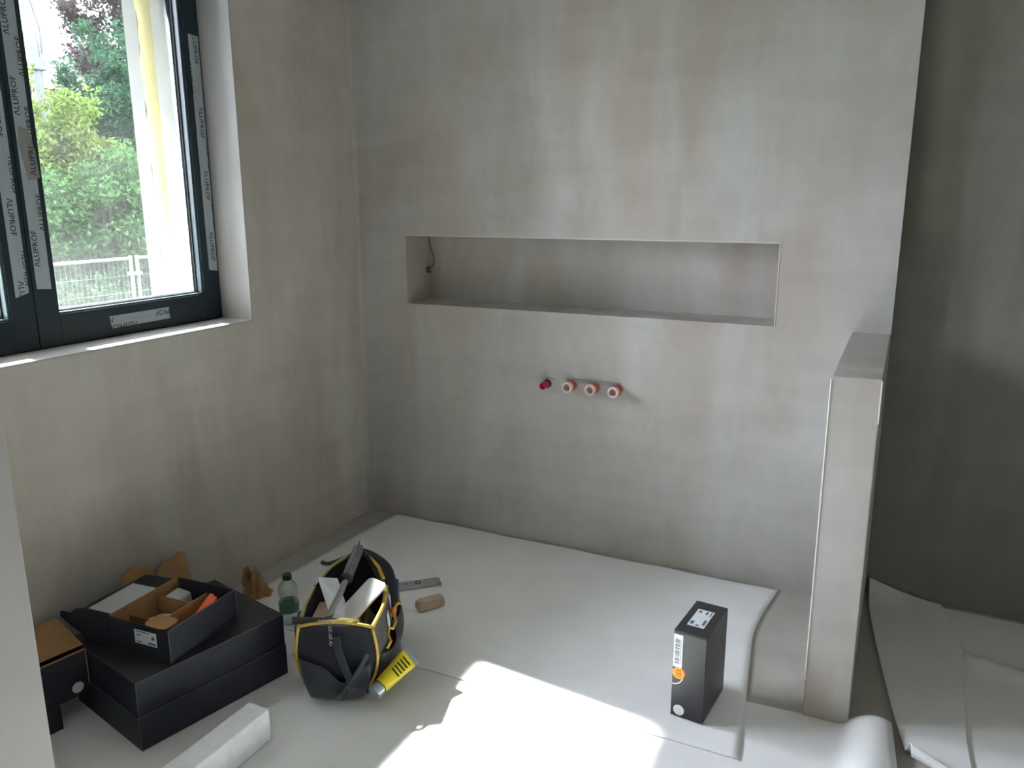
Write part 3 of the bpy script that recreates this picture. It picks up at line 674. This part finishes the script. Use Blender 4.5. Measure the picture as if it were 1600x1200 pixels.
# ------------------------------------------------------------------ bottle
bo = thing('water_bottle', 'clear plastic bottle with a green cap between the stack and tool bag', 'bottle', (.388, -1.03, .011))
M = TR(.388, -1.03, .011)
prof = [(.030, 0), (.034, .006), (.035, .03), (.0335, .045), (.0345, .06), (.0345, .085), (.029, .098), (.0345, .112), (.0355, .126), (.032, .142), (.020, .158), (.0125, .163), (.0125, .168)]
MB(M).lathe(prof, Matrix.Identity(4), 28, True, False).build('bottle_body', 'clear_pet', bo, smooth=True)
MB(M).lathe([(.0352, .047), (.0352, .082)], Matrix.Identity(4), 28, False, False).build('bottle_label', 'bottle_label', bo, smooth=True)
MB(M).lathe([(.0155, .166), (.0165, .168), (.0165, .182), (.0145, .186)], Matrix.Identity(4), 20).build('bottle_cap', 'bottle_green', bo)

# ------------------------------------------------------------------ tool bag
FB = Vector((.815, -1.30, .011)); ax_ = Vector((-.42, .906, 0)).normalized(); rx_ = Vector((.906, .42, 0)).normalized()
MBG = Matrix(((rx_.x, ax_.x, 0, FB.x), (rx_.y, ax_.y, 0, FB.y), (0, 0, 1, FB.z), (0, 0, 0, 1)))   # local x right, y along the bag, z up
bag = thing('tool_bag', 'open black tool tote with yellow piping and a steel bar handle', 'tool bag', FB + ax_*.19)
LB = .37
def topw(t): return float(np.interp(t, [0, .12, .22, .30, .37], [.112, .124, .118, .080, .022]))
def topz(t): return float(np.interp(t, [0, .10, .22, .30, .37], [.222, .226, .246, .274, .292]))
def botw(t): return float(np.interp(t, [0, .06, .3, .37], [.108, .126, .122, .105]))
def sidefn(sg):
    def fn(u, v):
        t = u*LB; b = botw(t); tw = topw(t); z = v*topz(t)
        bulge = .016*math.sin(math.pi*v)*(1 - .6*u)
        x = b + (tw-b)*v**1.4 + bulge - (.034*(1-v)**4)
        return (sg*x, t + .006*math.sin(v*5)*u, z)
    return fn
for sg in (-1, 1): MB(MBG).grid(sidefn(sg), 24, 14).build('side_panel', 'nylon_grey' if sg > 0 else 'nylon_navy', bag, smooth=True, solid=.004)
def endfn(t0, out):
    def fn(u, v):
        s = u*2-1; tw, b = topw(t0), botw(t0)
        ztop = topz(t0)*(1 - .0*abs(s)) + (.016*(1-s*s) if t0 == 0 else 0)
        w = b+(tw-b)*v**1.4 + .016*math.sin(math.pi*v)*(1-.6*t0/LB)-.034*(1-v)**4
        return (s*w, t0 + out*(.035*(1-s*s)*math.sin(math.pi*min(1, v*1.15+.05))**.8) , v*ztop)
    return fn
MB(MBG).grid(endfn(0, -1), 20, 14).build('front_panel', 'nylon_navy', bag, smooth=True, solid=.004)
MB(MBG).grid(endfn(LB, .3), 12, 14).build('rear_panel', 'nylon_navy', bag, smooth=True, solid=.004)
MB(MBG).grid(lambda u, v: ((u*2-1)*(botw(v*LB)-.02), v*LB - .0, .003), 8, 8).build('base', 'nylon_navy', bag, solid=.003)
# front pocket: sagging open pocket over the front panel
def pocket(u, v):
    s = u*2-1; zt = .118 - .050*math.exp(-((s-.25)/.38)**2) + .02*(s < -.5)*(-s-.5)
    z = .004+v*zt
    return (s*.108*(1-.26*(1-v)**2.5), -.030 - .034*(1-s*s)**.6*math.sin(math.pi*(.12+.72*v)) - .012*v*math.exp(-((s-.25)/.35)**2), z)
fp = MB(MBG).grid(pocket, 26, 12).build('front_pocket', 'nylon_pocket', bag, smooth=True, solid=.004)
m = MB(MBG); m.tube([(.01, -.034, .21), (.015, -.042, .17), (.03, -.052, .13), (.052, -.066, .085), (.058, -.07, .05)], .011, 8, flat=.22); m.build('pocket_strap', 'nylon_pocket', bag, smooth=True)
m = MB(MBG); m.tube([(.098, -.030, .15), (.080, -.048, .115), (.058, -.066, .082), (.030, -.070, .05), (.010, -.068, .025)], .010, 8, flat=.22); m.build('pocket_strap', 'nylon_pocket', bag, smooth=True)
# side pockets on the right
def spocket(y0, y1, zt, d):
    def fn(u, v):
        s = u*2-1
        return (.126 + d*(1-s*s)**.5*math.sin(math.pi*(.15+.6*v)), y0+(y1-y0)*u, .003+v*(zt - .012*(1-s*s)))
    return fn
MB(MBG).grid(spocket(.02, .20, .120, .050), 18, 10).build('side_pocket', 'nylon_grey', bag, smooth=True, solid=.003)
MB(MBG).grid(spocket(.19, .355, .135, .034), 18, 10).build('side_pocket', 'nylon_navy', bag, smooth=True, solid=.003)
# piping
def sidetop(sg, a, b, n=14, dz=0): f = sidefn(sg); return [Vector(f((a+(b-a)*k/n)/LB, 1))+Vector((0, 0, dz)) for k in range(n+1)]
for sg in (-1, 1):
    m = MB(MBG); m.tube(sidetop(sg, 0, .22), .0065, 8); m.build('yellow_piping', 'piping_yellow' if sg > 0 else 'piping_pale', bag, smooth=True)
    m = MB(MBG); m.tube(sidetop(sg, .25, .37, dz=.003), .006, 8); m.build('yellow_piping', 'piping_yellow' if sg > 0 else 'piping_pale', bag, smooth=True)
    f = endfn(0, -1); m = MB(MBG); m.tube([Vector(f(0 if sg < 0 else 1, 1-.88*k/10))+Vector((0, -.004, 0)) for k in range(11)], .0048, 8); m.build('yellow_piping', 'piping_yellow', bag, smooth=True)
f = endfn(0, -1); m = MB(MBG); m.tube([Vector(f(k/14, 1))+Vector((0, -.002, .002)) for k in range(15)], .0050, 8); m.build('yellow_piping', 'piping_yellow', bag, smooth=True)
m = MB(MBG); m.tube([(-.05, -.004, .244), (-.01, -.022, .256), (.03, -.014, .256), (.07, .01, .238)], .0042, 8); m.build('yellow_piping', 'piping_pale', bag, smooth=True)
# wavy elastic loops along the right side
m = MB(MBG); m.tube([(.153+.009*math.sin(k*1.3), .005+.019*k, .150+.010*math.sin(k*2.1)+.004*k) for k in range(13)], .0045, 8); m.build('elastic_loops', 'piping_yellow', bag, smooth=True)
m = MB(MBG); m.tube([(-.128, -.0, .135), (-.14, .01, .12), (-.132, .02, .11)], .004, 8); m.build('elastic_loops', 'piping_yellow', bag, smooth=True)
# wide webbing straps over the right flank and across the front top
def web(pts, w, name='webbing_strap', m='webbing'):
    """flat strap: list of (point, width direction)"""
    mb = MB(MBG); mb.grid(lambda u, v: interp([p for p, d in pts], u) + interp([d for p, d in pts], u).normalized()*(v-.5)*w, 16, 2)
    return mb.build(name, m, bag, smooth=True, solid=.003)
web([((.012, .36, .303), (0, 1, .0)), ((.055, .345, .290), (.2, 1, 0)), ((.105, .30, .262), (.4, .8, .2)), ((.140, .24, .215), (.2, 1, .3)), ((.152, .20, .16), (0, 1, .3))], .055)
web([((-.012, .36, .302), (0, 1, 0)), ((-.05, .345, .288), (0, 1, 0)), ((-.10, .335, .270), (0, 1, .1)), ((-.125, .34, .275), (0, 1, 0))], .022)
web([((-.135, .012, .236), (0, .3, 1)), ((-.07, .004, .238), (0, .3, 1)), ((0, -.002, .240), (0, .3, 1)), ((.04, 0, .238), (0, .3, 1))], .024, m='nylon_grey')
# bar handle
hd = MB(MBG).tube([(-.012, -.012, .268), (-.004, .10, .284), (.0, .19, .296)], .0105, 14).build('handle_bar', 'chrome', bag, smooth=False)
MB(MBG).tube([(-.001, .175, .294), (.0, .27, .304), (.0, .362, .312)], [.017, .0185, .018], 16).build('grip', 'grip_grey', hd)
MB(MBG).tube([(-.0015, .168, .293), (-.001, .180, .2945)], .0195, 16).build('grip_collar', 'steel_dark', hd)
m = MB(MBG)
for k in range(7): m.tube([(-.008+.006*k/6+.004*math.cos(a), -.036-.003*k+.004*math.sin(a)*(k % 2), .262-.0105*k+.006*math.sin(a)) for a in [2*math.pi*j/8 for j in range(8)]], .0016, 5)
m.build('chain', 'chrome', bag)
m = MB(MBG); m.tube([(0, .365, .312), (.0, .372, .325), (.004, .374, .338)], .0035, 6); m.tube([(-.012, .368, .318), (.014, .368, .320)], .003, 6); m.build('handle_pin', 'chrome', bag)
MB(MBG).hexa([(.1390, .115, .150), (.1410, .115, .150), (.1410, .140, .155), (.1390, .140, .155)], [(.1340, .118, .196), (.1360, .118, .196), (.1360, .143, .201), (.1340, .143, .201)]).build('brand_patch', 'label_white', bag)
# what is in and on the bag
loose('plaster_float', 'white plastic float leaning out of the tool bag', 'float', MBG @ TR(.040, .120, .162) @ Matrix.Rotation(math.radians(20), 4, 'X') @ RZ(math.radians(-28)),
      lambda b: b.poly_prism([(x, y, .075) for x, y in rr(-.034, .034, -.085, .125, .016)], (0, 0, 1), .010), 'white_plastic', bevel=.001)
loose('pointing_trowel', 'grey steel triangular trowel blade left of the bag handle', 'trowel', MBG @ TR(-.045, .135, .20),
      lambda b: b.poly_prism([(-.055, .06, .085), (.010, .055, .085), (.052, -.03, .045), (.02, -.075, .0)], (.2, .6, .9), .003), 'steel')
loose('scraper_board', 'brown worn wooden board inside the tool bag', 'board', MBG @ TR(-.075, .12, .01), lambda b: b.box(-.025, .02, -.07, .08, 0, .19), 'wood_old', bevel=.004)
def heap(u, v):
    a = u*2*math.pi; r = (1-v)**.6
    return (.06+r*.05*math.cos(a), .14+r*.13*math.sin(a), .02+.185*v**.6*(1+.08*math.sin(5*a)) )
loose('cleaning_rag', 'grey-brown rag heaped under the white float in the bag', 'rag', MBG, lambda b: b.grid(heap, 24, 8), 'mess_grey')
loose('spray_bottle', 'dark teal bottle tucked into the left side of the tool bag', 'bottle', MBG @ TR(-.142, .13, .0), lambda b: b.lathe([(.022, 0), (.024, .01), (.024, .15), (.014, .175), (.010, .20)], Matrix.Identity(4), 18), 'teal_plastic')
loose('marker_case', 'purple plastic case sticking up at the rear right of the bag', 'case', MBG @ TR(.128, .315, .0), lambda b: b.box(-.012, .012, -.02, .02, 0.01, .215), 'purple_plastic', bevel=.004)
loose('orange_clamp', 'small orange-red handle in the right side loops of the bag', 'handle', MBG @ TR(.142, .19, .165), lambda b: b.tube([(0, -.012, 0), (0, .012, .006)], .010, 10), 'orange_strip')
# yellow tube in the right front pocket
tb = thing('sealant_tube', 'yellow squeeze tube with a grey cap leaning on the right side of the bag', 'tube', FB + rx_*.165)
P0 = Vector((.958, -1.318, .060)); P1 = Vector((.985, -1.160, .100))
dv = (P1-P0).normalized(); sv = dv.cross(Vector((.72, -.1, .68)).normalized()).normalized(); nv_ = sv.cross(dv).normalized()
MT = Matrix(((sv.x, nv_.x, dv.x, P0.x), (sv.y, nv_.y, dv.y, P0.y), (sv.z, nv_.z, dv.z, P0.z), (0, 0, 0, 1)))
LT = (P1-P0).length
def tubefn(u, v):
    a = u*2*math.pi; k = v; ry = .022*(1-k)**.7 + .0016; rxx = .0235+.009*k
    return (rxx*math.cos(a), ry*math.sin(a), .03+(LT-.03)*v)
MB(MT).grid(tubefn, 28, 12).build('tube_body', 'tube_yellow', tb, smooth=True)
MB(MT).lathe([(.021, 0), (.0228, .002), (.0228, .026), (.020, .031)], Matrix.Identity(4), 22).build('tube_cap', 'spacer_alu', tb)
MB(MT).box(-.034, .034, -.003, .003, LT-.004, LT+.010).build('crimp', 'spacer_alu', tb)
m = MB(MT)
for k in range(5):
    sgn = 1 if nv_.z > 0 else -1; zz = .085+.014*k; yy = (.022*(1-(zz-.03)/(LT-.03))**.7+.0016)
    m.box(-.017, .017, sgn*yy+.0002 if sgn > 0 else -yy-.001, sgn*yy+.001 if sgn > 0 else -yy-.0002, zz, zz+.005)
m.build('tube_print', 'rubber_black', tb)

# ------------------------------------------------------------------ loose tools on the felt
ML = Matrix(((.73, .685, 0, .590), (.683, -.73, 0, -.655), (0, 0, -1, .0135), (0, 0, 0, 1)))
ML = TR(.575, -.660, .0120) @ RZ(math.atan2(.112, .120))
lv = thing('flat_steel_bar', 'flat steel bar with a round hanging hole on the felt behind the bag', 'steel bar', (.65, -.59, .012))
MB(ML).box(-.04, .178, -.032, .030, 0, .0045).build('bar', 'steel', lv, bevel=.0008)
MB(ML).box(.178, .192, -.030, .026, 0, .006).build('end_cap', 'spacer_alu', lv, bevel=.001)
MB(ML).lathe([(.0075, 0), (.0125, 0), (.0125, .0006), (.0075, .0006)], TR(.105, .006, .0046), 22, False, False).build('hole_ring', 'steel_dark', lv)
MB(ML).lathe([(.004, 0), (.004, .0006)], TR(.060, .006, .0046), 12).build('small_hole', 'gasket', lv)
MBk = TR(.790, -.722, .012) @ RZ(math.atan2(.09, .058))
bl = thing('wooden_block', 'worn beige wooden block lying beside the steel bar', 'block', (.79, -.722, .012))
MB(MBk).box(-.055, .050, -.022, .022, 0, .032).build('block_body', 'wood_old', bl, bevel=.007, seg=3)
MB(MBk).box(-.045, .046, -.018, .019, .032, .036).build('block_top', 'wood_pale', bl, bevel=.0015)
# white block at the front
wbk = MB().box(.700, .775, -2.05, -1.556, .0055, .103).build('foam_block', 'white_block', bevel=.004)
tag(wbk, 'long white aerated block lying in front of the box stack', 'block')
